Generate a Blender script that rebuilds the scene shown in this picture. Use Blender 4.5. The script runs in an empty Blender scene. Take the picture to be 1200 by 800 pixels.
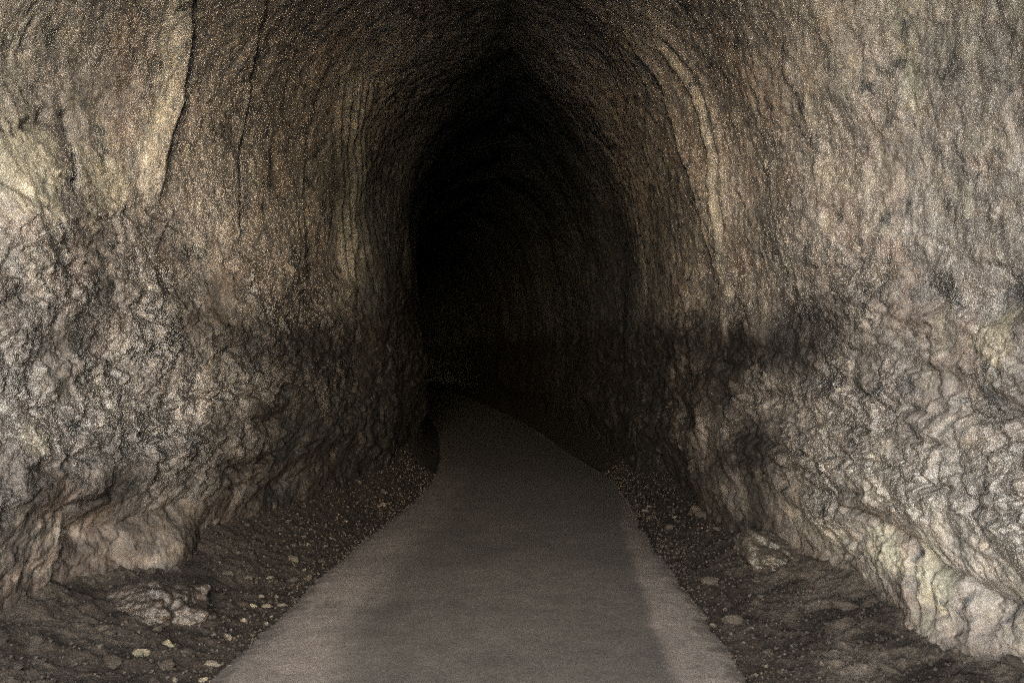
import numpy as np, math
# ---------------------------------------------------------------- tunnel course
MW, MH = 0.95, 4.3  # unseen mouth half-width and height, pinched to make daylight fall off fast
F_PX, CAM_H, HORIZON = 900.0, 1.6, 411.0
SS = np.array([-400,-1, 7, 10, 17, 30, 50, 80.])
HH = np.radians([2, 2, 2, -2, -9, -14, -50, -70.])
_s = np.arange(-400, 80, 0.05)
_h = np.interp(_s, SS, HH)
_x = np.cumsum(np.sin(_h))*0.05; _y = np.cumsum(np.cos(_h))*0.05
_i0 = int(np.argmin(abs(_s-3.7)))
_x += -0.15-_x[_i0]; _y += 3.7-_y[_i0]
def course(s):
    return np.interp(s,_s,_x), np.interp(s,_s,_y), np.interp(s,_s,_h)
def smooth_interp(s, xs, ys):
    """piecewise interpolation softened by averaging"""
    r = 0
    for d in (-.6,-.3,0,.3,.6): r = r+np.interp(s+d, xs, ys)
    return r/5
def wl(s): return smooth_interp(s,[-1,-.3,.3,1.2,3.7,5,6.5,8.0,9.2,11,14,50],[MW,MW,2.0,2.45,2.42,2.2,1.84,1.46,1.30,1.27,1.35,1.7])
def wr(s): return smooth_interp(s,[-1,-.3,.3,1.2,3.7,5,6.3,8,9.5,11,14,50],[MW,MW,2.0,2.5,2.45,2.12,1.85,1.6,1.55,1.5,1.5,1.8])
def hh(s): return smooth_interp(s,[-1,-.3,.3,1.2,4,8,14,50],[MH,MH,4.8,5.2,5.2,5.1,5.0,4.9])
def catmull(P, n=60):
    P = np.array(P,float); P = np.vstack([2*P[0]-P[1],P,2*P[-1]-P[-2]])
    out=[]
    for i in range(1,len(P)-2):
        t=np.linspace(0,1,n,endpoint=False)[:,None]
        a,b,c,d=P[i-1],P[i],P[i+1],P[i+2]
        out.append(.5*(2*b+(c-a)*t+(2*a-5*b+4*c-d)*t*t+(3*b-a-3*c+d)*t**3))
    out.append(P[-2][None]); return np.vstack(out)
# profile: (fraction of half width, height for a 4.5 m apex)
PL = catmull([(1.04,-.4),(1.0,0.05),(.97,.7),(1.0,1.4),(1.06,2.2),(1.10,2.9),(1.03,3.45),(.80,3.95),(.45,4.30),(.0,4.50)])
PR = catmull([(1.04,-.4),(1.0,0.05),(.97,.7),(.99,1.4),(.98,2.1),(.93,2.75),(.80,3.35),(.58,3.88),(.30,4.26),(.0,4.50)])
def _arc(P,w):
    d=np.hypot(np.diff(P[:,0])*w,np.diff(P[:,1])); return np.concatenate([[0],np.cumsum(d)])
AL,AR=_arc(PL,1.9),_arc(PR,1.9)
def prof(side,a):
    P,A=(PL,AL) if side<0 else (PR,AR)
    return np.interp(a,A,P[:,0]),np.interp(a,A,P[:,1])
AMAX={-1:AL[-1],1:AR[-1]}
def surf(side,s,a):
    f,z=prof(side,a); x,y,h=course(s)
    w=(wl(s) if side<0 else wr(s))*f*side
    k=np.where(z>1.4,1+(hh(s)-4.5)/3.1*np.clip((z-1.4)/np.maximum(z,.1),0,1),1)
    z2=np.where(z>1.4,1.4+(z-1.4)*(hh(s)-1.4)/3.1,z)
    return x+w*np.cos(h), y-w*np.sin(h), z2
SUN_EL,SUN_ANG,SUN_AZ,EXPO,DENOISE,SKY,MOUTH=10,82,0,3.85,False,.15,-.4
import bpy, bmesh, random
C = bpy.context.scene.collection
rng = np.random.default_rng(7); random.seed(7)

# ---------------------------------------------------------------- noise
def _hash(ix,iy,iz,seed):
    h=(ix.astype(np.uint32)*np.uint32(374761393))^(iy.astype(np.uint32)*np.uint32(668265263))^(iz.astype(np.uint32)*np.uint32(2147483647-58))^np.uint32((seed*2654435761)&0xffffffff)
    h=(h^(h>>np.uint32(13)))*np.uint32(1274126177); h=h^(h>>np.uint32(16))
    h=h*np.uint32(2246822519); return h^(h>>np.uint32(15))
_G=np.array([[1,1,0],[-1,1,0],[1,-1,0],[-1,-1,0],[1,0,1],[-1,0,1],[1,0,-1],[-1,0,-1],[0,1,1],[0,-1,1],[0,1,-1],[0,-1,-1],[1,1,0],[-1,1,0],[0,-1,1],[0,-1,-1]],np.float32)
def perlin(x,y,z,seed=0):
    sh=np.broadcast_shapes(np.shape(x),np.shape(y),np.shape(z))
    x,y,z=[np.broadcast_to(np.asarray(v,np.float32),sh).ravel() for v in (x,y,z)]
    X,Y,Z=[np.floor(v).astype(np.int32) for v in (x,y,z)]
    fx,fy,fz=x-X,y-Y,z-Z
    u,v,w=[t*t*t*(t*(t*6-15)+10) for t in (fx,fy,fz)]
    def g(i,j,k):
        q=_G[_hash(X+i,Y+j,Z+k,seed)&np.uint32(15)]
        return q[:,0]*(fx-i)+q[:,1]*(fy-j)+q[:,2]*(fz-k)
    def L(a,b,t): return a+(b-a)*t
    r=L(L(L(g(0,0,0),g(1,0,0),u),L(g(0,1,0),g(1,1,0),u),v),L(L(g(0,0,1),g(1,0,1),u),L(g(0,1,1),g(1,1,1),u),v),w)
    return r.reshape(sh)
def fbm(x,y,z,oct=4,seed=0,gain=.5):
    r=0;a=1;f=1
    for i in range(oct):
        r=r+a*perlin(x*f,y*f,z*f,seed+i); a*=gain; f*=2.03
    return r
def ridged(x,y,z,oct=3,seed=0):
    r=0;a=1;f=1
    for i in range(oct):
        r=r+a*(1-2.2*np.abs(perlin(x*f,y*f,z*f,seed+i))); a*=.5; f*=2.1
    return r
def worley(x,y,z,seed=0):
    sh=x.shape; x,y,z=[np.asarray(v,np.float32).ravel() for v in (x,y,z)]
    X,Y,Z=[np.floor(v).astype(np.int32) for v in (x,y,z)]
    d1=np.full(x.shape,9.,np.float32); d2=d1.copy()
    for i in(-1,0,1):
        for j in(-1,0,1):
            for k in(-1,0,1):
                h=_hash(X+i,Y+j,Z+k,seed)
                px=X+i+(h&np.uint32(1023)).astype(np.float32)/1024; py=Y+j+((h>>np.uint32(10))&np.uint32(1023)).astype(np.float32)/1024
                pz=Z+k+((h>>np.uint32(20))&np.uint32(1023)).astype(np.float32)/1024
                d=(px-x)**2+(py-y)**2+(pz-z)**2
                n=d<d1; d2=np.where(n,d1,np.minimum(d2,d)); d1=np.where(n,d,d1)
    return np.sqrt(d1).reshape(sh),np.sqrt(d2).reshape(sh)
def facets(x,y,z,seed=0,tilt=.5):
    """broken faces: every cell of a Voronoi split gets its own height and slope (-1..1 or so)"""
    sh=x.shape; x,y,z=[np.asarray(v,np.float32).ravel() for v in (x,y,z)]
    X,Y,Z=[np.floor(v).astype(np.int32) for v in (x,y,z)]
    d1=np.full(x.shape,9.,np.float32); h1=np.zeros(x.shape,np.uint32); o=[np.zeros(x.shape,np.float32) for _ in range(3)]
    for i in(-1,0,1):
        for j in(-1,0,1):
            for k in(-1,0,1):
                h=_hash(X+i,Y+j,Z+k,seed)
                v=[x-(X+i+(h&np.uint32(1023)).astype(np.float32)/1024),y-(Y+j+((h>>np.uint32(10))&np.uint32(1023)).astype(np.float32)/1024),z-(Z+k+((h>>np.uint32(20))&np.uint32(1023)).astype(np.float32)/1024)]
                d=v[0]**2+v[1]**2+v[2]**2; n=d<d1; d1=np.where(n,d,d1); h1=np.where(n,h,h1)
                for q in range(3): o[q]=np.where(n,v[q],o[q])
    r=[(((h1*np.uint32(m))>>np.uint32(16))&np.uint32(1023)).astype(np.float32)/511.5-1 for m in (2654435761,2246822519,3266489917,668265263)]
    return (r[0]*.5+tilt*(r[1]*o[0]+r[2]*o[1]+r[3]*o[2])).reshape(sh)
def sst(e0,e1,x):
    t=np.clip((x-e0)/(e1-e0),0,1); return t*t*(3-2*t)

# ---------------------------------------------------------------- helpers
def tag(o,label=None,cat=None,group=None,kind=None):
    for k,v in (('label',label),('category',cat),('group',group),('kind',kind)):
        if v: o[k]=v
    return o
def grid_mesh(name,P,mats,attrs=None,normals=None,parent=None):
    """P: (n,m,3) array of points -> one mesh object"""
    n,m=P.shape[:2]; me=bpy.data.meshes.new(name)
    idx=np.arange(n*m,dtype=np.int32).reshape(n,m)
    q=np.stack([idx[:-1,:-1],idx[1:,:-1],idx[1:,1:],idx[:-1,1:]],-1).reshape(-1,4)
    me.vertices.add(n*m); me.vertices.foreach_set('co',P.astype(np.float32).ravel())
    nf=len(q); me.loops.add(nf*4); me.loops.foreach_set('vertex_index',q.ravel())
    me.polygons.add(nf); me.polygons.foreach_set('loop_start',np.arange(0,nf*4,4,dtype=np.int32))
    me.polygons.foreach_set('loop_total',np.full(nf,4,np.int32))
    me.polygons.foreach_set('use_smooth',np.ones(nf,bool))
    for k,v in (attrs or {}).items():
        if v.shape[-1]==3 and v.ndim==3 and k=='tint':
            at=me.attributes.new(k,'FLOAT_COLOR','POINT'); c=np.ones((n*m,4),np.float32); c[:,:3]=v.reshape(-1,3); at.data.foreach_set('color',c.ravel())
        elif v.ndim==3:
            at=me.attributes.new(k,'FLOAT_VECTOR','POINT'); at.data.foreach_set('vector',v.astype(np.float32).ravel())
        else:
            at=me.attributes.new(k,'FLOAT','POINT'); at.data.foreach_set('value',v.astype(np.float32).ravel())
    me.update(calc_edges=True); me.validate()
    if normals is not None: me.normals_split_custom_set_from_vertices(normals.reshape(-1,3).astype(np.float32))
    me.materials.append(mats)
    o=bpy.data.objects.new(name,me); C.objects.link(o)
    if parent: o.parent=parent
    return o
def grid_normals(P):
    du=np.gradient(P,axis=0); dv=np.gradient(P,axis=1); n=np.cross(du,dv)
    return n/np.maximum(np.linalg.norm(n,axis=-1,keepdims=True),1e-9)

# ---------------------------------------------------------------- materials
def nodes(m):
    m.use_nodes=True; t=m.node_tree; t.nodes.clear(); return t
def N(t,kind,**kw):
    n=t.nodes.new(kind)
    for k,v in kw.items():
        if k in n.inputs.keys(): n.inputs[k].default_value=v
        else: setattr(n,k,v)
    return n
def noise_node(t,vec,scale,detail=4,rough=.6,dist=0):
    n=N(t,'ShaderNodeTexNoise'); n.inputs['Scale'].default_value=scale; n.inputs['Detail'].default_value=detail
    n.inputs['Roughness'].default_value=rough; n.inputs['Distortion'].default_value=dist
    t.links.new(vec,n.inputs['Vector']); return n.outputs['Fac']
def ramp(t,fac,stops):
    r=N(t,'ShaderNodeValToRGB'); e=r.color_ramp.elements
    while len(e)<len(stops): e.new(.5)
    for i,(p,c) in enumerate(stops):
        e[i].position=p; e[i].color=(c,c,c,1) if not isinstance(c,tuple) else (*c,1)
    t.links.new(fac,r.inputs['Fac']); return r.outputs['Color']
def mathn(t,op,a,b):
    n=N(t,'ShaderNodeMath',operation=op)
    for i,v in enumerate((a,b)):
        if isinstance(v,(int,float)): n.inputs[i].default_value=v
        else: t.links.new(v,n.inputs[i])
    return n.outputs[0]
def mulc(t,a,b,f=1.0):
    n=N(t,'ShaderNodeMix',data_type='RGBA',blend_type='MULTIPLY'); n.inputs['Factor'].default_value=f
    t.links.new(a,n.inputs['A']); t.links.new(b,n.inputs['B']); return n.outputs['Result']

def rock_material(name='hewn_rock', streak=True, tint=None, bump1=.006, bump2=.004):
    m=bpy.data.materials.new(name); t=nodes(m)
    out=N(t,'ShaderNodeOutputMaterial'); b=N(t,'ShaderNodeBsdfPrincipled'); t.links.new(b.outputs[0],out.inputs[0])
    if streak:
        at=N(t,'ShaderNodeAttribute',attribute_name='tint'); col=at.outputs['Color']
        sa=N(t,'ShaderNodeAttribute',attribute_name='sa').outputs['Vector']
        up=N(t,'ShaderNodeAttribute',attribute_name='upper').outputs['Fac']
        wet=N(t,'ShaderNodeAttribute',attribute_name='wet').outputs['Fac']
    else:
        rgb=N(t,'ShaderNodeRGB'); rgb.outputs[0].default_value=(*tint,1); col=rgb.outputs[0]
    tc=N(t,'ShaderNodeTexCoord').outputs['Object']
    n1=noise_node(t,tc,26,6,.7); n2=noise_node(t,tc,150,4,.75); n3=noise_node(t,tc,7,5,.6)
    col=mulc(t,col,ramp(t,n1,[(.28,.6),(.5,.96),(.72,1.4)]))
    col=mulc(t,col,ramp(t,n2,[(.25,.55),(.5,1.0),(.75,1.5)]))
    col=mulc(t,col,ramp(t,n3,[(.3,(.72,.75,.76)),(.5,(1,1,1)),(.7,(1.22,1.15,1.05))]))
    if streak:
        mp=N(t,'ShaderNodeMapping'); mp.inputs['Scale'].default_value=(1,.32,1); t.links.new(sa,mp.inputs['Vector'])
        s1=noise_node(t,mp.outputs[0],70,4,.65,.3); s2=noise_node(t,mp.outputs[0],20,4,.6,.5)
        st=ramp(t,s1,[(.3,.8),(.5,1.0),(.72,1.25)])
        mx=N(t,'ShaderNodeMix',data_type='RGBA',blend_type='MULTIPLY'); t.links.new(up,mx.inputs['Factor'])
        t.links.new(col,mx.inputs['A']); t.links.new(st,mx.inputs['B']); col=mx.outputs['Result']
        col=mulc(t,col,ramp(t,s2,[(.3,.86),(.5,1.0),(.7,1.15)]))
    t.links.new(col,b.inputs['Base Color'])
    # rock is damp: patchy gloss, sharp glints on the fine grain
    rg=ramp(t,n3,[(.35,.12),(.65,.30)]); rn=mathn(t,'ADD',rg,mathn(t,'MULTIPLY',n2,.10))
    if streak: rn=mathn(t,'ADD',rn,mathn(t,'MULTIPLY',mathn(t,'SUBTRACT',1.0,wet),.4))
    t.links.new(rn,b.inputs['Roughness'])
    b.inputs['Specular IOR Level'].default_value=.35
    if streak: t.links.new(mathn(t,'ADD',.08,mathn(t,'MULTIPLY',wet,.62)),b.inputs['Specular IOR Level'])
    def bump(h,dist,strength,nrm=None):
        n=N(t,'ShaderNodeBump'); n.inputs['Distance'].default_value=dist; n.inputs['Strength'].default_value=strength
        t.links.new(h,n.inputs['Height'])
        if nrm is not None: t.links.new(nrm,n.inputs['Normal'])
        return n.outputs[0]
    n4=noise_node(t,tc,120,3,.6)
    if streak:
        cb=bump(n4,.020,1.0,bump(n1,.016,1.0)); t.links.new(cb,b.inputs['Coat Normal'])
        film=mathn(t,'MULTIPLY',mathn(t,'MULTIPLY',wet,1.25),ramp(t,n3,[(.34,.3),(.52,1.0)])); t.links.new(film,b.inputs['Coat Weight'])
        b.inputs['Coat Roughness'].default_value=.08; b.inputs['Coat IOR'].default_value=1.8
    vo=N(t,'ShaderNodeTexVoronoi'); vo.inputs['Scale'].default_value=34; vo.inputs['Randomness'].default_value=1
    wv=N(t,'ShaderNodeVectorMath',operation='MULTIPLY_ADD'); nz=N(t,'ShaderNodeTexNoise'); nz.inputs['Scale'].default_value=18; t.links.new(tc,nz.inputs['Vector'])
    t.links.new(nz.outputs['Color'],wv.inputs[0]); wv.inputs[1].default_value=(.03,.03,.03); t.links.new(tc,wv.inputs[2]); t.links.new(wv.outputs[0],vo.inputs['Vector'])
    kb=mathn(t,'MULTIPLY',vo.outputs['Distance'],-1.0)
    if streak: kb=mathn(t,'MULTIPLY',kb,mathn(t,'SUBTRACT',1.0,mathn(t,'MULTIPLY',N(t,'ShaderNodeAttribute',attribute_name='smooth_part').outputs['Fac'],.8)))
    nb=bump(kb,.0075,1.0); nb=bump(n1,bump1,1.0,nb); nb=bump(n2,bump2,1.0,nb)
    if streak:
        h=mathn(t,'MULTIPLY',mathn(t,'ADD',s1,mathn(t,'MULTIPLY',s2,1.5)),up); nb=bump(h,.003,1.0,nb)
    t.links.new(nb,b.inputs['Normal'])
    return m
def soil_material(name,c1,c2,rough=.8,scale=9,bumpd=.012,attr=False):
    m=bpy.data.materials.new(name); t=nodes(m)
    out=N(t,'ShaderNodeOutputMaterial'); b=N(t,'ShaderNodeBsdfPrincipled'); t.links.new(b.outputs[0],out.inputs[0])
    tc=N(t,'ShaderNodeTexCoord').outputs['Object']
    n1=noise_node(t,tc,scale,6,.65); n2=noise_node(t,tc,scale*9,5,.7)
    col=ramp(t,n1,[(.3,c1),(.7,c2)])
    if attr: col=mulc(t,N(t,'ShaderNodeAttribute',attribute_name='tint').outputs['Color'],ramp(t,n1,[(.3,.6),(.7,1.4)]))
    col=mulc(t,col,ramp(t,n2,[(.3,.45),(.5,.95),(.75,1.9)]))
    t.links.new(col,b.inputs['Base Color']); b.inputs['Roughness'].default_value=rough; b.inputs['Specular IOR Level'].default_value=.12
    n=N(t,'ShaderNodeBump'); n.inputs['Distance'].default_value=bumpd; t.links.new(n2,n.inputs['Height'])
    if attr:
        n0=N(t,'ShaderNodeBump'); n0.inputs['Distance'].default_value=.03; t.links.new(noise_node(t,tc,28,5,.7),n0.inputs['Height']); t.links.new(n0.outputs[0],n.inputs['Normal'])
    t.links.new(n.outputs[0],b.inputs['Normal'])
    return m
def road_material():
    m=bpy.data.materials.new('worn_road'); t=nodes(m)
    out=N(t,'ShaderNodeOutputMaterial'); b=N(t,'ShaderNodeBsdfPrincipled'); t.links.new(b.outputs[0],out.inputs[0])
    at=N(t,'ShaderNodeAttribute',attribute_name='tint').outputs['Color']
    tc=N(t,'ShaderNodeTexCoord').outputs['Object']
    n1=noise_node(t,tc,5,6,.6); n2=noise_node(t,tc,160,4,.75); n3=noise_node(t,tc,40,4,.7)
    col=mulc(t,at,ramp(t,n1,[(.3,.75),(.5,1.0),(.7,1.2)]))
    col=mulc(t,col,ramp(t,n2,[(.25,.55),(.5,1.0),(.75,1.5)])); col=mulc(t,col,ramp(t,n3,[(.3,.7),(.5,1.0),(.7,1.3)]))
    t.links.new(col,b.inputs['Base Color']); b.inputs['Roughness'].default_value=.85; b.inputs['Specular IOR Level'].default_value=.3
    n=N(t,'ShaderNodeBump'); n.inputs['Distance'].default_value=.004; t.links.new(n2,n.inputs['Height']); t.links.new(n.outputs[0],b.inputs['Normal'])
    return m
M_ROCK=rock_material()
M_SOIL=soil_material('damp_dirt',(.010,.008,.0065),(.028,.022,.018),attr=True)
M_ROAD=road_material()
M_PALE=soil_material('pale_stone',(.028,.025,.021),(.082,.074,.060),.5,30,.004)
M_CREAM=soil_material('cream_stone',(.045,.040,.029),(.12,.107,.077),.5,30,.004)
M_PINK=soil_material('pink_stone',(.13,.09,.078),(.19,.135,.118),.5,30,.004)
M_GRIT=soil_material('grit',(.012,.010,.0085),(.036,.031,.026),.6,25,.004)

# ---------------------------------------------------------------- the tunnel
def steps(*seg):
    out=[]
    for a,b,d in seg: out.append(np.arange(a,b,d))
    return np.concatenate(out)
tail=[16.0]
while tail[-1]<52: tail.append(tail[-1]+.05+(tail[-1]-16)*.02)
S=np.concatenate([steps((MOUTH,2.2,.03),(2.2,6.2,.0125),(6.2,9.5,.016),(9.5,16,.035)),np.array(tail)])
def arcs(side): return np.concatenate([steps((0,3.4,.0135),(3.4,AMAX[side]-.02,.024)),[AMAX[side]]])

def along(side_s,side_a,pts,vertical=True):
    """signed distance to a line given as (s,a) points, and a fade at its ends"""
    p=np.array(sorted(pts,key=lambda q:q[1 if vertical else 0]),float)
    if vertical: k,c,o=p[:,1],side_a,side_s; tgt=p[:,0]
    else: k,c,o=p[:,0],side_s,side_a; tgt=p[:,1]
    d=o-np.interp(c,k,tgt)
    e=.12*(k[-1]-k[0])+.03
    return d, sst(k[0]-e*.3,k[0]+e,c)*(1-sst(k[-1]-e,k[-1]+e*.3,c))
def g2(s,a,s0,a0,rs,ra): return np.exp(-((s-s0)/rs)**2-((a-a0)/ra)**2)

def build_side(side):
    A=arcs(side); s,a=np.meshgrid(S,A,indexing='ij')
    x,y,z=surf(side,s,a); P=np.stack([x,y,z],-1)
    n=grid_normals(P)*(1 if side>0 else -1)
    # make sure it points inwards
    cx,cy,ch=course(s); inw=np.stack([cx-x,cy-y,1.8-z],-1)
    n*=np.sign((n*inw).sum(-1,keepdims=True)); sd=11 if side<0 else 57
    wx,wy,wz=x,y,z
    warp=.10*fbm(x*1.6,y*1.6,z*1.6,3,sd+1)
    sw,aw=s+warp,a+.9*warp
    lowline=2.45+.45*perlin(s*.8,0*s,0*s+3,sd+2)+.45*fbm(s*1.7,a*1.7,0*s,3,sd+3)
    if side<0: lowline=lowline+.25*g2(s,a*0,4.6,0,1.3,1)
    else: lowline=lowline-.15
    up=sst(-.35,.40,a-lowline)          # 1 = the smoother, combed upper rock
    knee=1.05+.22*perlin(s*1.3,0*s,0*s+8,sd+5)+.12*np.sin(s*2.1)+.2*warp
    foot=1-sst(-.10,.12,a-knee)         # 1 = smoother bulging foot of the wall
    mid=(1-up)*(1-foot)
    d=.12*fbm(x*.55,y*.55,z*.55,2,sd+7)
    d+=.045*fbm(x*1.5,y*.9,z*1.7,3,sd+9)*(1.2-.6*up)
    # combed upper rock: long shallow scallops that follow the arch
    d+=up*((1-.7*sst(3.4,4.6,a))*(.016*fbm(sw*2.4,aw*.8,0*s,3,sd+12)+.005*ridged(sw*7,aw*1.3,0*s,3,sd+15)+.005*fbm(sw*26,aw*7,0*s,2,sd+18))+.013*fbm(x*8,y*8,z*8,5,sd+19,.62))
    # knobbly middle band
    near=(s<13)
    f1,f2=worley(x*7.5,y*5.6,z*8.5,sd+20); g1,h2=worley(x*19,y*15,z*21,sd+21); q1,q2=worley(x*2.6,y*1.9,z*3.1,sd+22)
    kn=.006*(1-np.clip(f1,0,1)**1.6)+.018*(1-np.clip(g1,0,1)**1.5)
    fc=.026*facets(x*3.6+.5*warp,y*2.8,z*4.2,sd+101,1.1)+.013*facets(x*8,y*6.5,z*9,sd+103,1.2)+.005*facets(x*17,y*14,z*18,sd+105,1.2)
    d+=fc*(mid+.55*foot+.12*up)
    bl=np.clip(.55+1.3*fbm(x*1.8,y*1.1,z*2.6,3,sd+23),.12,1.15)
    d+=mid*(kn*bl*1.25+.008*ridged(x*2.3,y*1.0,z*4.6,4,sd+25)+.014*fbm(x*11,y*8,z*13,4,sd+30,.6))
    d+=up*.012*bl*(1-np.clip(g1,0,1))
    lay=a*4.2+.9*fbm(x*1.1,y*1.1,z*.8,3,sd+33)
    saw=(lay-np.floor(lay)); d+=mid*.014*(sst(0,.75,saw)*(1-sst(.86,1,saw)))
    # foot
    d+=foot*(.010*ridged(sw*1.1,aw*.9,0*s,3,sd+36)+.022*fbm(x*6,y*6,z*6,5,sd+39,.6)+.012*(1-np.clip(g1,0,1))-.055)
    d+=.10*sst(.75,.15,a)*(.6+fbm(x*2,y*2,z*2,3,sd+41))   # rubble packed against the base
    # pits
    pit=sst(.34,.62,fbm(x*3.6,y*3.6,z*3.6,3,sd+44)); d-=pit*.03*(1-.75*up)
    wob=lambda k,w: w*fbm(s*k,a*k,0*s,3,sd+50)
    tint=np.empty(P.shape,np.float32); base=np.array([.26,.222,.197])
    tint[:]=base
    def blend(c,w):
        nonlocal tint
        w=np.clip(w,0,1)[...,None]; tint=tint*(1-w)+np.array(c,np.float32)*w
    mott=fbm(x*1.3,y*1.3,z*1.3,4,sd+60); tint*=(1+.30*mott)[...,None]
    red=sst(.1,.6,fbm(x*2.1,y*2.1,z*2.1,3,sd+64)); tint*=(1-red[...,None]*np.array([.02,.10,.14]))
    pale=sst(.18,.55,fbm(x*4,y*4,z*4,4,sd+66)); blend((.36,.315,.245),pale*.45)
    soot=sst(.05,.5,fbm(x*3,y*3,z*3,4,sd+70)); tint*=(1-.45*soot*(1-up)[...])[...,None]
    CR=[];RG=[];ST=[]
    if side<0:
        # tall pale rib with a crack along its far edge
        ST=[([(4.6,4.8),(5.0,4.26),(5.34,3.78),(5.38,3.45),(5.30,3.18),(5.24,2.80)],.26,.085),
            ([(5.2,4.95),(5.51,4.59),(5.78,4.26),(6.08,3.72),(6.08,3.18),(5.95,2.6)],.30,.045),
            ([(6.9,4.3),(6.95,3.5),(6.9,2.6)],.35,.02)]
        for k,(o,hh_) in enumerate([(0,.03),(.13,.035),(.27,.045),(.40,.04),(.53,.03)]):
            RG.append(([(7.15+o*.8,4.45),(7.33+o,4.05),(7.70+o,3.39),(7.76+o,2.45+.15*k%.4)],.042,hh_))
        CR=[([(5.38,3.75),(5.42,3.45),(5.34,3.18),(5.26,2.9)],.018,.05),([(6.12,3.6),(6.02,2.7)],.03,.04),
            ([(4.55,3.2),(4.56,3.05),(4.5,2.75)],.03,.07),([(8.25,2.8),(8.35,2.5)],.03,.05)]
        HC=[([(4.05,3.02),(4.3,3.06),(4.62,3.18)],.03,.06),([(3.8,2.75),(4.2,2.62),(4.45,2.45)],.03,.05),
            ([(4.6,2.62),(5.1,2.80),(5.5,2.72)],.025,.035),([(3.6,1.36),(4.2,1.42),(4.7,1.40)],.04,.06),([(4.6,1.5),(5.4,1.45),(6.4,1.5)],.022,.045),([(3.8,1.12),(4.8,1.2),(5.9,1.15),(7,1.2)],.025,.05),([(4.8,1.72),(5.8,1.68),(6.8,1.74)],.02,.04),([(4.3,.95),(5.5,.98),(6.8,.92)],.025,.04)]
        cre=np.maximum.reduce([1.05*g2(s,a,4.12,2.85,.34,.42),.9*g2(s,a,4.75,2.85,.33,.28),
              .95*g2(s,a,3.85,1.52,.16,.15),.8*g2(s,a,3.75,1.18,.14,.12),.55*g2(s,a,4.0,2.35,.16,.2)])
        blend((.48,.42,.32),sst(.42,.8,cre+.38*fbm(x*5,y*5,z*5,4,sd+75))*.95)
        dd,fd=along(s,a,ST[0][0]); blend((.84,.75,.61),np.exp(-((dd+.13)/.085)**2)*fd*.9*np.clip(.95+.8*fbm(x*5,y*5,z*2,4,sd+74),.5,1.05))
        blend((.20,.175,.14),.6*g2(s,a,4.95,.75,.28,.35)); blend((.26,.235,.17),.6*g2(s,a,5.15,.62,.1,.1))
        blend((.24,.21,.17),.5*g2(s,a,5.35,1.1,.3,.35))
        for q in [(4.55,2.25,.16,.13),(5.1,2.02,.22,.12),(4.35,2.1,.12,.1),(5.9,1.95,.25,.2),(5.3,1.35,.2,.14)]:
            blend((.05,.052,.045),sst(.25,.75,g2(s,a,*q)+.7*fbm(x*6,y*6,z*6,5,sd+77,.65))*.8)
        d+=.13*g2(s,a,4.95,.62,.30,.34)+.10*g2(s,a,4.4,.35,.3,.3)+.07*g2(s,a,4.05,2.55,.22,.16)+.05*g2(s,a,3.85,1.5,.2,.18)
        d-=.10*g2(s,a,4.45,1.0,.35,.22)+.08*g2(s,a,6.3,1.2,.5,.25)
    else:
        ST=[([(6.70,4.5),(6.62,3.93),(6.66,3.54),(6.55,3.12),(6.5,2.4)],.30,.065),
            ([(4.9,3.6),(4.8,3.2),(4.8,2.7)],.25,.02)]
        for o,hh_ in [(-.1,.035),(-.26,.03)]:
            RG.append(([(6.5+o,4.3),(6.32+o,3.8),(6.3+o,3.3),(6.42+o,2.75),(6.5+o*.5,2.35)],.05,hh_))
        CR=[([(9.1,4.35),(8.85,4.0),(8.74,3.5),(8.76,2.9),(8.82,2.4)],.05,.16),([(6.74,4.3),(6.68,3.95),(6.70,3.5)],.03,.06),
            ([(4.17,1.02),(4.13,.8),(4.05,.62)],.022,.09),([(4.02,1.0),(3.97,.8),(3.93,.66)],.016,.05),([(7.3,3.4),(7.4,2.6)],.03,.03)]
        HC=[([(3.3,.86),(3.8,.92),(4.25,1.0),(4.6,1.08),(5.2,1.1)],.03,.07),([(3.4,2.12),(3.75,2.16),(4.1,2.2)],.05,.05),
            ([(3.3,1.30),(4.2,1.36),(5.2,1.33),(6.2,1.38)],.022,.05),([(3.6,1.52),(4.6,1.56),(5.8,1.5)],.02,.045),([(3.2,1.74),(4.0,1.70),(4.9,1.78)],.022,.045),([(4.2,1.18),(5.2,1.22),(6.4,1.2)],.02,.04),([(5.0,1.6),(5.8,1.66),(6.5,1.6)],.04,.05)]
        blend((.52,.44,.31),sst(.42,.8,.95*g2(s,a,3.58,1.98,.17,.2)+.35*fbm(x*6,y*6,z*6,3,sd+75))*.9)
        blend((.37,.345,.25),sst(.25,1.0,np.maximum(.95*g2(s,a,3.98,.82,.3,.24),.8*g2(s,a,4.35,.9,.28,.2))+.55*fbm(x*5,y*5,z*5,5,sd+76,.6))*.75)
        blend((.40,.36,.26),.6*np.exp(-((s-4.0)/.05)**2)*sst(2.9,3.1,a)*(1-sst(3.4,3.6,a)))
        blend((.34,.30,.24),.7*g2(s,a,5.0,.75,.4,.3))
        dd,fd=along(s,a,RG[0][0]); blend((.34,.305,.25),np.exp(-(dd/.1)**2)*fd*.75)
        for q in [(5.35,2.12,.32,.16),(3.66,1.72,.1,.12),(4.0,2.22,.14,.08),(3.55,2.2,.12,.1),(6.3,1.95,.4,.14),(5.0,1.75,.2,.1)]:
            blend((.045,.046,.048),sst(.3,.85,g2(s,a,*q)+.7*fbm(x*6,y*6,z*6,5,sd+77,.65))*.7)
        d+=.06*sst(.0,.14,a-(np.interp(s,[3.3,3.8,4.25,4.6,5.2,6],[.86,.92,1.0,1.08,1.1,1.1])+wob(4,.05)))*(1-sst(1.3,1.7,a))*(1-sst(5,6,s))
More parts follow.
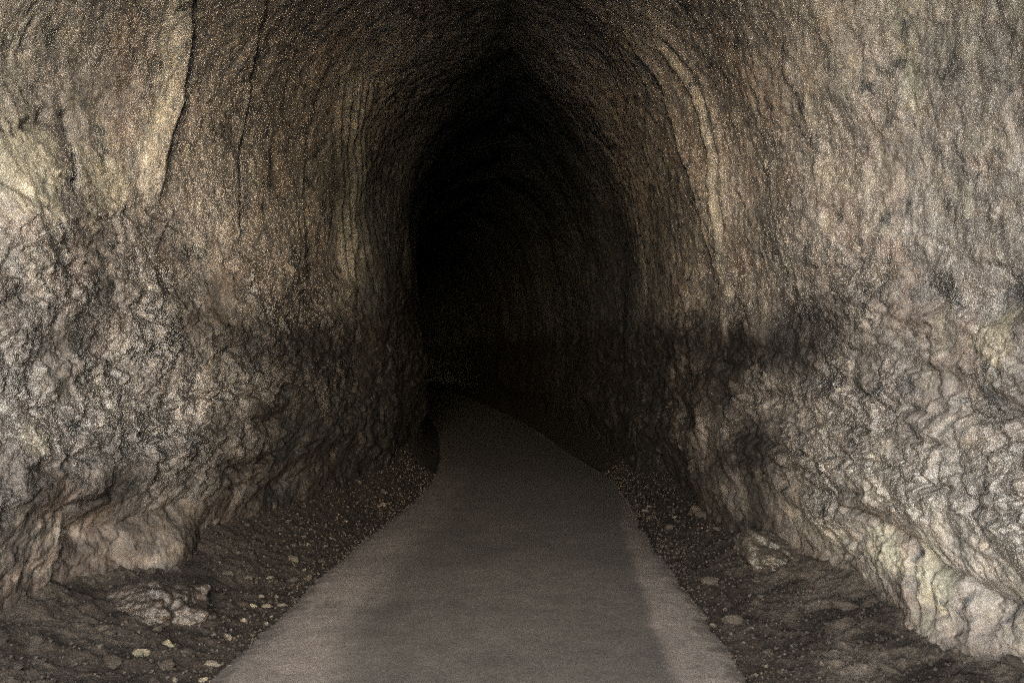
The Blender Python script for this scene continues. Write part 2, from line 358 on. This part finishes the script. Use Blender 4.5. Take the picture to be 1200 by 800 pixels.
        d-=.06*g2(s,a,3.56,2.18,.14,.1)+.05*g2(s,a,4.02,2.22,.14,.08)+.06*g2(s,a,5.2,2.1,.4,.12)
        d+=.09*g2(s,a,3.95,.6,.35,.3)
    for pts,L,h in ST:     # step: the face swells up to the line and drops away behind it
        dd,fd=along(s,a,pts); dd=dd+wob(3,.03)
        if h>0: d+=h*fd*np.where(dd<0,np.exp(np.minimum(dd,0)/L),np.exp(-np.maximum(dd,0)/.025))
        else:   d+=-h*fd*np.where(dd>0,np.exp(-np.maximum(dd,0)/L),np.exp(np.minimum(dd,0)/.06))
    for pts,w,h in RG:
        dd,fd=along(s,a,pts); dd=dd+wob(3,.025)
        if side<0: blend((.36,.325,.27),np.exp(-(dd/w)**2)*fd*.6)
        d+=h*fd*np.exp(-(dd/w)**2)*np.clip(.75+1.1*fbm(s*2.5,a*1.6,0*s,3,sd+52),.1,1.2)
    for pts,w,h in CR:
        dd,fd=along(s,a,pts); dd=dd+wob(4,.03); k=fd*np.exp(-(dd/w)**2); d-=h*k; tint*=(1-.7*k)[...,None]
    for pts,w,h in HC:
        dd,fd=along(s,a,pts,False); dd=dd+wob(4,.05); k=fd*np.exp(-(dd/w)**2)*np.clip(.7+1.2*fbm(s*6,a*2,0*s,2,sd+80),0,1); d-=h*k; tint*=(1-.4*k)[...,None]
    # sooty belt at about head height, deeper in; darkened colour below it
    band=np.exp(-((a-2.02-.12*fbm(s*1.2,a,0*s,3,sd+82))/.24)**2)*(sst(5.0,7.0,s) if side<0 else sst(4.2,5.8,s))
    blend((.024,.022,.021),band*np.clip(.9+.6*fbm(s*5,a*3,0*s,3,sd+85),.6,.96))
    low=sst(2.05,1.75,a+.16*fbm(s*1.5,a*1.5,0*s,4,sd+88)-.3*(sst(7.5,5.2,s)))*sst(*((4.7,6.8) if side<0 else (4.1,6.2)),s+.8*fbm(s*1.1,a*1.6,0*s,4,sd+86)); low=np.clip(low*np.clip(.88+.5*fbm(s*3,a*2,0*s,3,sd+87),.2,1.2),0,1)
    blend((.026,.023,.020),.95*low)
    top_=(1.65 if side<0 else 1.0); dirt=sst(top_,top_-(.8 if side<0 else .55),a+.45*fbm(x*1.6,y*1.1,z*2.2,4,sd+90)); blend((.052,.040,.033),dirt*(.9 if side<0 else .75)*np.clip(.85+.8*fbm(x*4,y*3,z*4,3,sd+91),.3,1.05))
    blend((.38,.335,.27),(.32 if side>0 else .0)*g2(s,a,3.5,1.25,1.1,.45)*np.clip(.8+fbm(x*3,y*2,z*3,3,sd+93),.2,1.2))
    blend((.50,.44,.36),.6*(sst(4.6,3.6,s) if side<0 else sst(5.0,3.7,s))*sst(2.9,3.5,a)*np.clip(.8+fbm(x*3,y*2,z*3,3,sd+94),.2,1.2))  # near upper walls paled, standing in for light missing up there
    wet=np.clip(.8+.2*up+.9*fbm(x*2,y*2,z*2,3,sd+92),0,1)*(1-.6*foot)*(1-.9*dirt)*(1-low)*(1-.9*band)*(1-sst(5.2,8.2,s))
    
    if True:   # settle both halves of the vault onto one line at the apex
        k=sst(AMAX[side]-.35,AMAX[side],a)**2; com=.12*fbm(s*.55,0*s,0*s+5,2,199)+.05*fbm(s*1.7,0*s,0*s+5,5,200)
        d=d*(1-k)+com*k
        n=n*(1-k[...,None])+np.array([0,0,-1.])*k[...,None]; n/=np.linalg.norm(n,axis=-1,keepdims=True)
        com_t=base*np.ones_like(s)[...,None]; tint=tint*(1-k[...,None])+com_t*k[...,None]
    tint*=.50*np.array([.925,1.0,1.04])
    # daylight fading with depth, put into the rock colour; middle band also toned down
    tint*=(1-(.56 if side<0 else .36)*mid)[...,None]; depth_dim=sst(*((3.8,8.2) if side<0 else (3.7,10.3)),s+1.6*fbm(s*.9,a*.9,0*s,4,sd+95)); depth_dim=depth_dim*(1-.8*sst(3.3,4.7,a)*sst(10,7,s)); tint*=1-np.array([.87,.84,.81])*depth_dim[...,None]
    if side<0: tint*=(1-.5*sst(7.4,9.2,s+.5*fbm(s*2,a*2,0*s,4,sd+97))*sst(3.3,2.3,a))[...,None]  # further painted fade low on the left wall, where daylight dies out
    tint*=1+(np.array([.025,-.012,-.02])*(1-up)[...,None])
    tint*=1+(np.array([-.06,.0,.07])*sst(3.2,4.2,a)[...,None])
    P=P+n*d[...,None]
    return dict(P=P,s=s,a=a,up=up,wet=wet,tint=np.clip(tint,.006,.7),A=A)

L_,R_=build_side(-1),build_side(1)
def pack(D,flip):
    sa=np.stack([D['s'],D['a']*(1 if not flip else 1)+ (0 if flip else 20),0*D['s']],-1)
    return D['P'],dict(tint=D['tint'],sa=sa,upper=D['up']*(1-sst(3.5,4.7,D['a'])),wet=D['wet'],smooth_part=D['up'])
CUT=3.6
tunnel=bpy.data.objects.new('rock_tunnel',None); tunnel.location=(0,0,0); C.objects.link(tunnel)
tag(tunnel,'rough hewn brown rock tunnel with a pointed vault that bends left into darkness','tunnel')
def sub(D,flip,sel):
    P,at=pack(D,flip); return P[:,sel],{k:v[:,sel] for k,v in at.items()}
il=int(np.searchsorted(L_['A'],CUT)); ir=int(np.searchsorted(R_['A'],CUT))
nL=grid_normals(L_['P']); nR=-grid_normals(R_['P'])
def orient(n,P):
    c=np.stack([*course(L_['s'][:,:1])[:2],0*L_['s'][:,:1]+1.8],-1)
    return n*np.sign(((c-P)*n).sum(-1).mean())
nL=orient(nL,L_['P']); nR=orient(nR,R_['P'])
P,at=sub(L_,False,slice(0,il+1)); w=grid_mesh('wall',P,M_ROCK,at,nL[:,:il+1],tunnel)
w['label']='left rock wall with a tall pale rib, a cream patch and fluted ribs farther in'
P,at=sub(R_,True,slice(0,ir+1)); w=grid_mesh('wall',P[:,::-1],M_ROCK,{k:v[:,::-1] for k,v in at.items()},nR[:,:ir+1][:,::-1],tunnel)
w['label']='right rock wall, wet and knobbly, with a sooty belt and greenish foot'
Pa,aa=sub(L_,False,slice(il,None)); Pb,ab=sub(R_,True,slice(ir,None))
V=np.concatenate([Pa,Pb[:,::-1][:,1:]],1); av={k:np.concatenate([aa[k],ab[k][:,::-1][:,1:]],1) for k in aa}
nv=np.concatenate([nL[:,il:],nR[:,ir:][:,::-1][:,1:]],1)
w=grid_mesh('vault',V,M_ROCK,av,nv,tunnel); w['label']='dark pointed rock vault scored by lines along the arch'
# the rock face round the pinched mouth
mo=np.concatenate([L_['P'][0],R_['P'][0][::-1][1:]],0)
mc=np.array([0.,MOUTH,1.6]); fr=[]
for t_ in [0,.06,.15,.3,.5,.8,1.2,1.8,2.6,4,6,9,13]:
    dv=mo-mc; dv[:,1]=0; q=mo+dv*t_; q[:,2]=np.where(mo[:,2]<.4,mo[:,2]-.3*min(t_,1),q[:,2]); q[:,1]=mo[:,1]+.25*t_*t_*.6+t_*.1
    nn=fbm(q[:,0]*.7,q[:,1]*.7,q[:,2]*.7,5,500); q[:,1]-=.5*nn*min(1,t_*3); fr.append(q)
fa={k:np.repeat(np.concatenate([pack(L_,False)[1][k][0],pack(R_,True)[1][k][0][::-1][1:]],0)[None],len(fr),0) for k in ('tint','sa','upper','wet','smooth_part')}
hl=grid_mesh('hillside',np.stack(fr,0),M_ROCK,fa); hl['kind']='structure'
# added cap, unseen, keeping daylight out of the far end
E_=np.concatenate([L_['P'][-1],R_['P'][-1][::-1][1:]],0); cen=E_.mean(0)
rings=np.stack([E_*(1-t)+cen*t+np.array([0,-.4*t,0]) for t in np.linspace(0,.97,8)],0)
ea={k:np.repeat(np.concatenate([pack(L_,False)[1][k][-1],pack(R_,True)[1][k][-1][::-1][1:]],0)[None],8,0) for k in aa}
grid_mesh('end_cap',rings,M_ROCK,ea,None,tunnel)

# ---------------------------------------------------------------- ground and road
def fall(s): return np.where(s<-1.2,-.11*(-1.2-s),0)  # unseen ground outside, sloped away to let low light in
def road_l(s): return np.interp(s,[-1,3.7,6,8.2,9.5,11,14,50],[1.33,1.31,1.24,1.02,.95,.95,1.0,1.1])
def road_r(s): return np.interp(s,[-1,3.7,5.9,7,9.5,12.4,50],[1.3,1.3,1.24,1.2,1.27,1.0,.9])
def place(s,o,z):
    cx,cy,ch=course(s); return np.stack([cx+o*np.cos(ch),cy-o*np.sin(ch),z],-1)
def verge_z(s,o):
    e=np.where(o<0,road_l(s),road_r(s)); w_=np.where(o<0,wl(s),wr(s)); t=np.clip((np.abs(o)-e)/np.maximum(w_-e,.15),0,1.3)
    x,y=place(s,o,0*s)[...,0],place(s,o,0*s)[...,1]
    lump=.030*fbm(x*2.8,y*2.8,0*x,4,300)+.026*fbm(x*13,y*13,0*x,4,310,.6)
    g1,_=worley(x*9,y*9,0*x+.5,320)
    lump=lump+.022*(1-np.clip(g1,0,1))*np.clip(.4+fbm(x*2,y*2,0*x,2,330),0,1)
    return fall(s)-.012+sst(0,.25,t)*(.01+lump)+t**1.6*np.where(o<0,.30,.20)-.05*sst(.0,-.15,np.abs(o)-e)
gs=np.concatenate([-np.geomspace(400,4,40),steps((-3.8,2.4,.1),(2.4,7,.016),(7,11,.03),(11,18,.08),(18,53,.5))])
go=steps((-3.4,-2.6,.05),(-2.6,-.9,.016),(-.9,.9,.15),(.9,2.7,.016),(2.7,3.41,.05))
s,o=np.meshgrid(gs,go,indexing='ij'); spread=1+np.clip(-2-s,0,1e9)*.55
sg=s; og=o
Pg=place(sg,og,verge_z(sg,og)); 
wide=sst(-2,-4,s)
cx,cy,ch=course(s); Pg[...,0]=np.where(s<-2,cx+o*spread,Pg[...,0]); Pg[...,1]=np.where(s<-2,cy,Pg[...,1])
Pg[...,2]=np.where(s<-2,fall(s)-.06+.12*sst(1.3,3,np.abs(o)*spread)+.04*np.clip(np.abs(o)*spread-4,0,30),Pg[...,2])
e_=np.where(og<0,road_l(sg),road_r(sg)); w_=np.where(og<0,wl(sg),wr(sg)); t_=np.clip((np.abs(og)-e_)/np.maximum(w_-e_,.15),0,1.2)
nz=fbm(Pg[...,0]*2.2,Pg[...,1]*2.2,0*sg,5,340,.6)
dust=sst(.35,1.05,t_+.8*nz)*np.where(og<0,.35,1.0)*sst(7,4.2,sg)
ground_dim=sst(4.2,7.2,sg+1.0*nz)  # verge soil darkened with distance, standing in for fading daylight
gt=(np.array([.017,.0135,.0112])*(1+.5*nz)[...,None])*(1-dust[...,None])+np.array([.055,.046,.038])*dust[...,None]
gt=gt*(1-.72*ground_dim[...,None])
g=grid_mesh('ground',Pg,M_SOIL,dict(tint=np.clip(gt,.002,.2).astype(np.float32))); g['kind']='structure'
rs=np.concatenate([-np.geomspace(200,4,24),steps((-3.8,2.4,.08),(2.4,8,.016),(8,14,.03),(14,53,.3))])
ro=np.concatenate([[-1.0,-1.0],np.linspace(-1,1,141),[1.0,1.0]])
s,o=np.meshgrid(rs,ro,indexing='ij')
el=road_l(s)+.035*fbm(s*1.6,0*s,0*s,3,400)+.022*fbm(s*13,0*s,0*s,2,404); er=road_r(s)+.045*fbm(s*1.5,0*s,0*s+4,3,410)+.024*fbm(s*12,0*s,0*s+4,2,414)
off=np.where(o<0,o*el,o*er); X=place(s,off,0*s)
zz=fall(s)+.022*(1-o*o)+.006*fbm(X[...,0]*1.1,X[...,1]*1.1,0*s,3,420)+.0012*fbm(X[...,0]*12,X[...,1]*12,0*s,3,424)+.012*(1-sst(.94,1.0,np.abs(o)))
zz[:,0]-=.12; zz[:,-1]-=.12; zz[:,1]-=.006; zz[:,-2]-=.006
X[...,2]=zz
# paler margins, darker middle
bl_=np.interp(s,[-1,3.7,4.5,5.5,7,9,50],[.50,.52,.62,.62,.55,.6,.7])*el
br_=np.interp(s,[-1,3.7,4.4,5.2,6.4,7.6,9,50],[.70,.72,.73,.76,.83,.9,1.1,1.3])*er
wb=.05*fbm(s*1.6,off*2,0*s,3,430)
midl=sst(-.20,.16,off+bl_+1.6*wb); midr=1-sst(-.045,.045,off-br_+.35*wb)
m_=np.clip(midl*midr,0,1)[...,None]
spots=sst(.30,.55,fbm(X[...,0]*2.2,X[...,1]*2.2,0*s,4,440))[...,None]
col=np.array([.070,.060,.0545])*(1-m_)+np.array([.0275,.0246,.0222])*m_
road_dim=sst(4.0,8.0,s+1.2*fbm(X[...,0]*.9,X[...,1]*.9,0*s,3,445))[...,None]; col=col*(1-.16*spots)*(1-.6*road_dim)*(1-.88*sst(7.8,12,s))[...,None]  # light dying out along the road, painted into its colour
stain=np.exp(-((off+.80)/.05)**2-((s-4.75)/.3)**2)*np.clip(.5+2*fbm(X[...,0]*14,X[...,1]*14,0*s,3,450),0,1); col=col*(1-.45*stain[...,None])
dirt=sst(.13,-.03,np.minimum(el-np.abs(np.minimum(off,0)),er-np.maximum(off,0))+.16*fbm(X[...,0]*7,X[...,1]*7,0*s,5,460,.65))[...,None]
col=col*(1-.8*dirt)+np.array([.024,.019,.016])*.8*dirt
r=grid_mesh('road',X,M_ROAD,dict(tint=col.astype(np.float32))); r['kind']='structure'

# ---------------------------------------------------------------- loose stones
def stone_mesh(name,rx,ry,rz,mat,sub=3,rough=.35,seed=0,facet=0):
    bm=bmesh.new(); bmesh.ops.create_icosphere(bm,subdivisions=sub,radius=1)
    co=np.array([v.co[:] for v in bm.verts]); 
    k=1+rough*fbm(co[:,0]*1.3,co[:,1]*1.3,co[:,2]*1.3,4,seed)
    r2=np.random.default_rng(seed)
    for i in range(facet):     # knock flat chips off the stone
        nn=r2.normal(size=3); nn/=np.linalg.norm(nn); dd=(co*k[:,None])@nn; lim=.62+.25*r2.random()
        k=np.where(dd>lim,k*(lim+.12*(dd-lim))/np.maximum(dd,1e-6),k)
    if sub>=5: k=k+.05*fbm(co[:,0]*5,co[:,1]*5,co[:,2]*5,5,seed+5)
    for v,c,q in zip(bm.verts,co,k): v.co=(c[0]*q*rx,c[1]*q*ry,c[2]*q*rz)
    me=bpy.data.meshes.new(name); bm.to_mesh(me); bm.free()
    for p in me.polygons: p.use_smooth=sub>=4
    me.materials.append(mat); return me
def gz(x,y):
    """height of the dirt or road surface under a point"""
    i=int(np.argmin((_x-x)**2+(_y-y)**2)); s_=_s[i]; hd=_h[i]
    o_=(x-_x[i])*math.cos(hd)-(y-_y[i])*math.sin(hd)
    z_=float(verge_z(np.array([s_]),np.array([o_]))[0])
    if -road_l(s_)<o_<road_r(s_): z_=max(z_,.022*(1-(o_/1.28)**2))
    return z_,s_,o_
def put(name,me,x,y,label,cat,group=None,sink=.3,h=.02,rot=0):
    ob=bpy.data.objects.new(name,me); C.objects.link(ob)
    ob.location=(x,y,gz(x,y)[0]+h*(1-2*sink)*.5); ob.rotation_euler=(random.uniform(-.2,.2),random.uniform(-.2,.2),rot)
    return tag(ob,label,cat,group)
def at_px(px,py,z=.03):
    yy=(CAM_H-z)*F_PX/(py-HORIZON); return (px-600)*yy/F_PX,yy
M_BOULDER=rock_material('boulder_rock',False,(.018,.015,.013))
M_BOULDER2=rock_material('lichened_rock',False,(.027,.024,.020))
def big(name,cx,cy,cz,rx,ry,rz,mat,seed,label,rot):
    me=stone_mesh(name,rx,ry,rz,mat,6,.45,seed,5); ob=bpy.data.objects.new(name,me); C.objects.link(ob)
    ob.location=(cx,cy,cz); ob.rotation_euler=(.1,.1,rot); return tag(ob,label,'rock')
big('boulder',-2.08,4.42,.07,.31,.25,.18,M_BOULDER,21,'rounded brown boulder half buried at the foot of the left wall',.4)
big('boulder',1.86,5.5,.12,.22,.36,.20,M_BOULDER2,34,'rough brown boulder against the foot of the right wall',.3)

mesh_pale=[stone_mesh('pale_stone',1,.8,.75,M_PALE,3,.9,60+i,6) for i in range(5)]
mesh_cream=[stone_mesh('cream_stone',1,.75,.75,M_CREAM,3,.95,70+i,6) for i in range(3)]
mesh_grey=[stone_mesh('dirt_stone',1,.8,.6,M_GRIT,3,.5,80+i,4) for i in range(5)]
def chip(meshes,name,px,py,size,label,cat,group=None,stretch=1.0):
    x,y=at_px(px,py); me=random.choice(meshes); ob=put(name,me,x,y,label,cat,group,.3,size,random.uniform(0,6.28))
    ob.scale=(size*stretch,size,size); return ob
chip(mesh_cream,'stone_chip',197,760,.034,'jagged cream stone chip lying in the dark dirt below the rounded boulder','stone',None,1.3)
chip(mesh_cream,'stone_chip',165,774,.030,'long cream stone chip beside a jagged one','stone',None,1.8)
chip(mesh_cream,'stone_chip',286,722,.020,'yellowish stone chip at the far end of a row of pale chips beside the road','stone',None,1.3)
chip(mesh_pale,'stone_chip',248,770,.026,'flat pinkish grey stone chip in the dirt nearest the left road edge','stone',None,1.5)
chip([stone_mesh('pink_stone',1,.6,.3,M_PINK,3,.4,91,4)],'stone_chip',418,746,.026,'small pinkish stone chip lying alone on the left half of the road','stone',None,1.2).rotation_euler.z=1.4
chip(mesh_pale,'stone_chip',853,795,.012,'tiny white stone chip on the pale right margin of the road','stone')
LG='small pale stones in the dirt along the left wall'; LL='small pale stone chip lying in the dark dirt between the road and the left wall'
RG_='small pale stones in the dirt along the right wall'; RL='small pale stone chip lying in the dark dirt between the road and the right wall'
left_px=[(225,738),(232,733),(301,716),(306,700),(320,714),(328,713),(311,722),(296,735),(372,640),(364,646),(382,642),(349,660),(357,668),(330,702),(282,674),(262,700),(246,716),(254,730),(238,786),(272,772),(212,745),(205,790),(180,750),(150,786),(120,780),(90,782),(60,788),(390,632),(402,618),(340,690),(318,680),(270,742),(345,652),(250,742),(300,708),(292,728),(315,706),(324,694),(335,684)]
right_px=[(851,709),(867,721),(845,709),(868,746),(857,735),(864,756),(910,756),(831,635),(806,674),(946,742),(932,731),(964,757),(875,700),(890,702),(900,700),(883,780),(920,795),(940,788),(958,793),(980,770),(834,716),(833,723),(880,735),(925,770),(899,772),(866,662),(872,668),(879,674),(960,780),(1000,785),(1020,790),(890,688),(820,655),(810,640),(790,612),(775,600)]
for px,py in left_px[::3]+left_px[1::3]:
    chip(mesh_pale if random.random()<.75 else mesh_cream,'stone_chip',px+random.uniform(-3,3),py,random.choice([.010,.012,.015,.018,.022])*1.0,LL,'stone',LG,random.uniform(1,1.6))
for px,py in right_px[::3]+right_px[1::3]:
    chip(mesh_pale,'stone_chip',px+random.uniform(-3,3),py,random.choice([.008,.010,.012,.014,.018]),RL,'stone',RG_,random.uniform(1,1.5))
for px,py,lb in [(454,756,'tiny white stone chip on the road to the right of the pinkish chip'),(755,750,'tiny pale stone chip on the dark middle of the road near its pale right margin')]:
    chip(mesh_pale,'stone_chip',px,py,.008,lb,'stone')
# darker fist-sized stones of the verge
DL='dull brown stone half sunk in the dirt at the foot of the left wall'; DR='dull brown stone half sunk in the dirt at the foot of the right wall'
for side in (-1,1):
    for i in range(42):
        s_=3.0+5.0*random.random()**1.4; e=(road_l if side<0 else road_r)(s_); w_=(wl if side<0 else wr)(s_)
        if w_-e<.2: continue
        o_=side*(e+.08+(w_-e-.08)*random.random()**.7); p=place(np.array(s_),np.array(o_),np.array(0.)); sz=random.choice([.02,.025,.03,.04,.055])
        ob=put('verge_stone',random.choice(mesh_grey),float(p[0]),float(p[1]),DL if side<0 else DR,'stone','dull stones along the left wall' if side<0 else 'dull stones along the right wall',.35,sz,random.uniform(0,6))
        ob.scale=(sz*random.uniform(1,1.4),sz,sz)
# grit: countless grains, one object
octv=np.array([[1,0,0],[-1,0,0],[0,1,0],[0,-1,0],[0,0,1],[0,0,-1]],float); octf=np.array([[0,2,4],[2,1,4],[1,3,4],[3,0,4],[2,0,5],[1,2,5],[3,1,5],[0,3,5]])
vs=[];fs=[]
ng=16000; s_=2.6+7.5*rng.random(ng)**1.7; sd_=np.where(rng.random(ng)<.5,-1,1)
e=np.where(sd_<0,road_l(s_),road_r(s_)); w_=np.where(sd_<0,wl(s_),wr(s_)); o_=sd_*(e-.16*rng.random(ng)**2+(w_-e+.1)*rng.random(ng)**1.2)
z_=verge_z(s_,o_); z_=np.where(np.abs(o_)<e,np.maximum(z_,.022*(1-np.minimum(1,np.abs(o_)/e)**2)),z_); sz=.003+.009*rng.random(ng)**2.5; Pq=place(s_,o_,z_)
for i in range(ng):
    q=rng.normal(size=(3,3)); u,_2,_3=np.linalg.svd(q); v=(octv*sz[i]*rng.uniform(.6,1.4,(6,1)))@u; vs.append(v+Pq[i]+[0,0,sz[i]*.35]); fs.append(octf+6*i)
me=bpy.data.meshes.new('gravel'); me.from_pydata(np.concatenate(vs).tolist(),[],np.concatenate(fs).tolist()); me.materials.append(M_GRIT)
gr=bpy.data.objects.new('gravel',me); C.objects.link(gr); tag(gr,kind='stuff')

# ---------------------------------------------------------------- daylight through the pinched, unseen mouth behind the camera
EL=math.radians(SUN_EL)
wd=bpy.data.worlds.new('World'); bpy.context.scene.world=wd; wd.use_nodes=True; t=wd.node_tree
bg=t.nodes['Background']; sk=t.nodes.new('ShaderNodeTexSky'); sk.sky_type='NISHITA'; sk.sun_disc=False
sk.sun_elevation=EL; sk.sun_rotation=math.pi; sk.air_density=1; sk.dust_density=1; sk.ozone_density=.5
t.links.new(sk.outputs[0],bg.inputs['Color']); bg.inputs['Strength'].default_value=SKY
sun=bpy.data.lights.new('sun','SUN'); sun.energy=5.0; sun.angle=math.radians(SUN_ANG); sun.color=(1,.975,.94)
so=bpy.data.objects.new('sun',sun); C.objects.link(so); so.rotation_euler=(math.pi/2-EL,0,math.radians(SUN_AZ)); so.location=(0,-20,8)
# ---------------------------------------------------------------- camera
cam=bpy.data.cameras.new('camera'); co=bpy.data.objects.new('camera',cam); C.objects.link(co)
cam.sensor_width=36; cam.lens=36*F_PX/1200; cam.clip_end=2000; cam.clip_start=.05
co.location=(0,0,CAM_H); co.rotation_euler=(math.pi/2+math.atan((HORIZON-400)/F_PX),0,0)
sc=bpy.context.scene; sc.camera=co
sc.render.engine='CYCLES'; sc.cycles.use_denoising=DENOISE; sc.cycles.use_adaptive_sampling=False; sc.cycles.denoising_prefilter='NONE'; sc.cycles.denoising_input_passes='RGB_ALBEDO_NORMAL'; sc.cycles.sample_clamp_direct=.8; sc.cycles.sample_clamp_indirect=.05; sc.cycles.max_bounces=4; sc.cycles.diffuse_bounces=3; sc.cycles.glossy_bounces=2
sc.view_settings.view_transform='Standard'; sc.view_settings.look='None'; sc.view_settings.exposure=EXPO; sc.view_settings.gamma=1
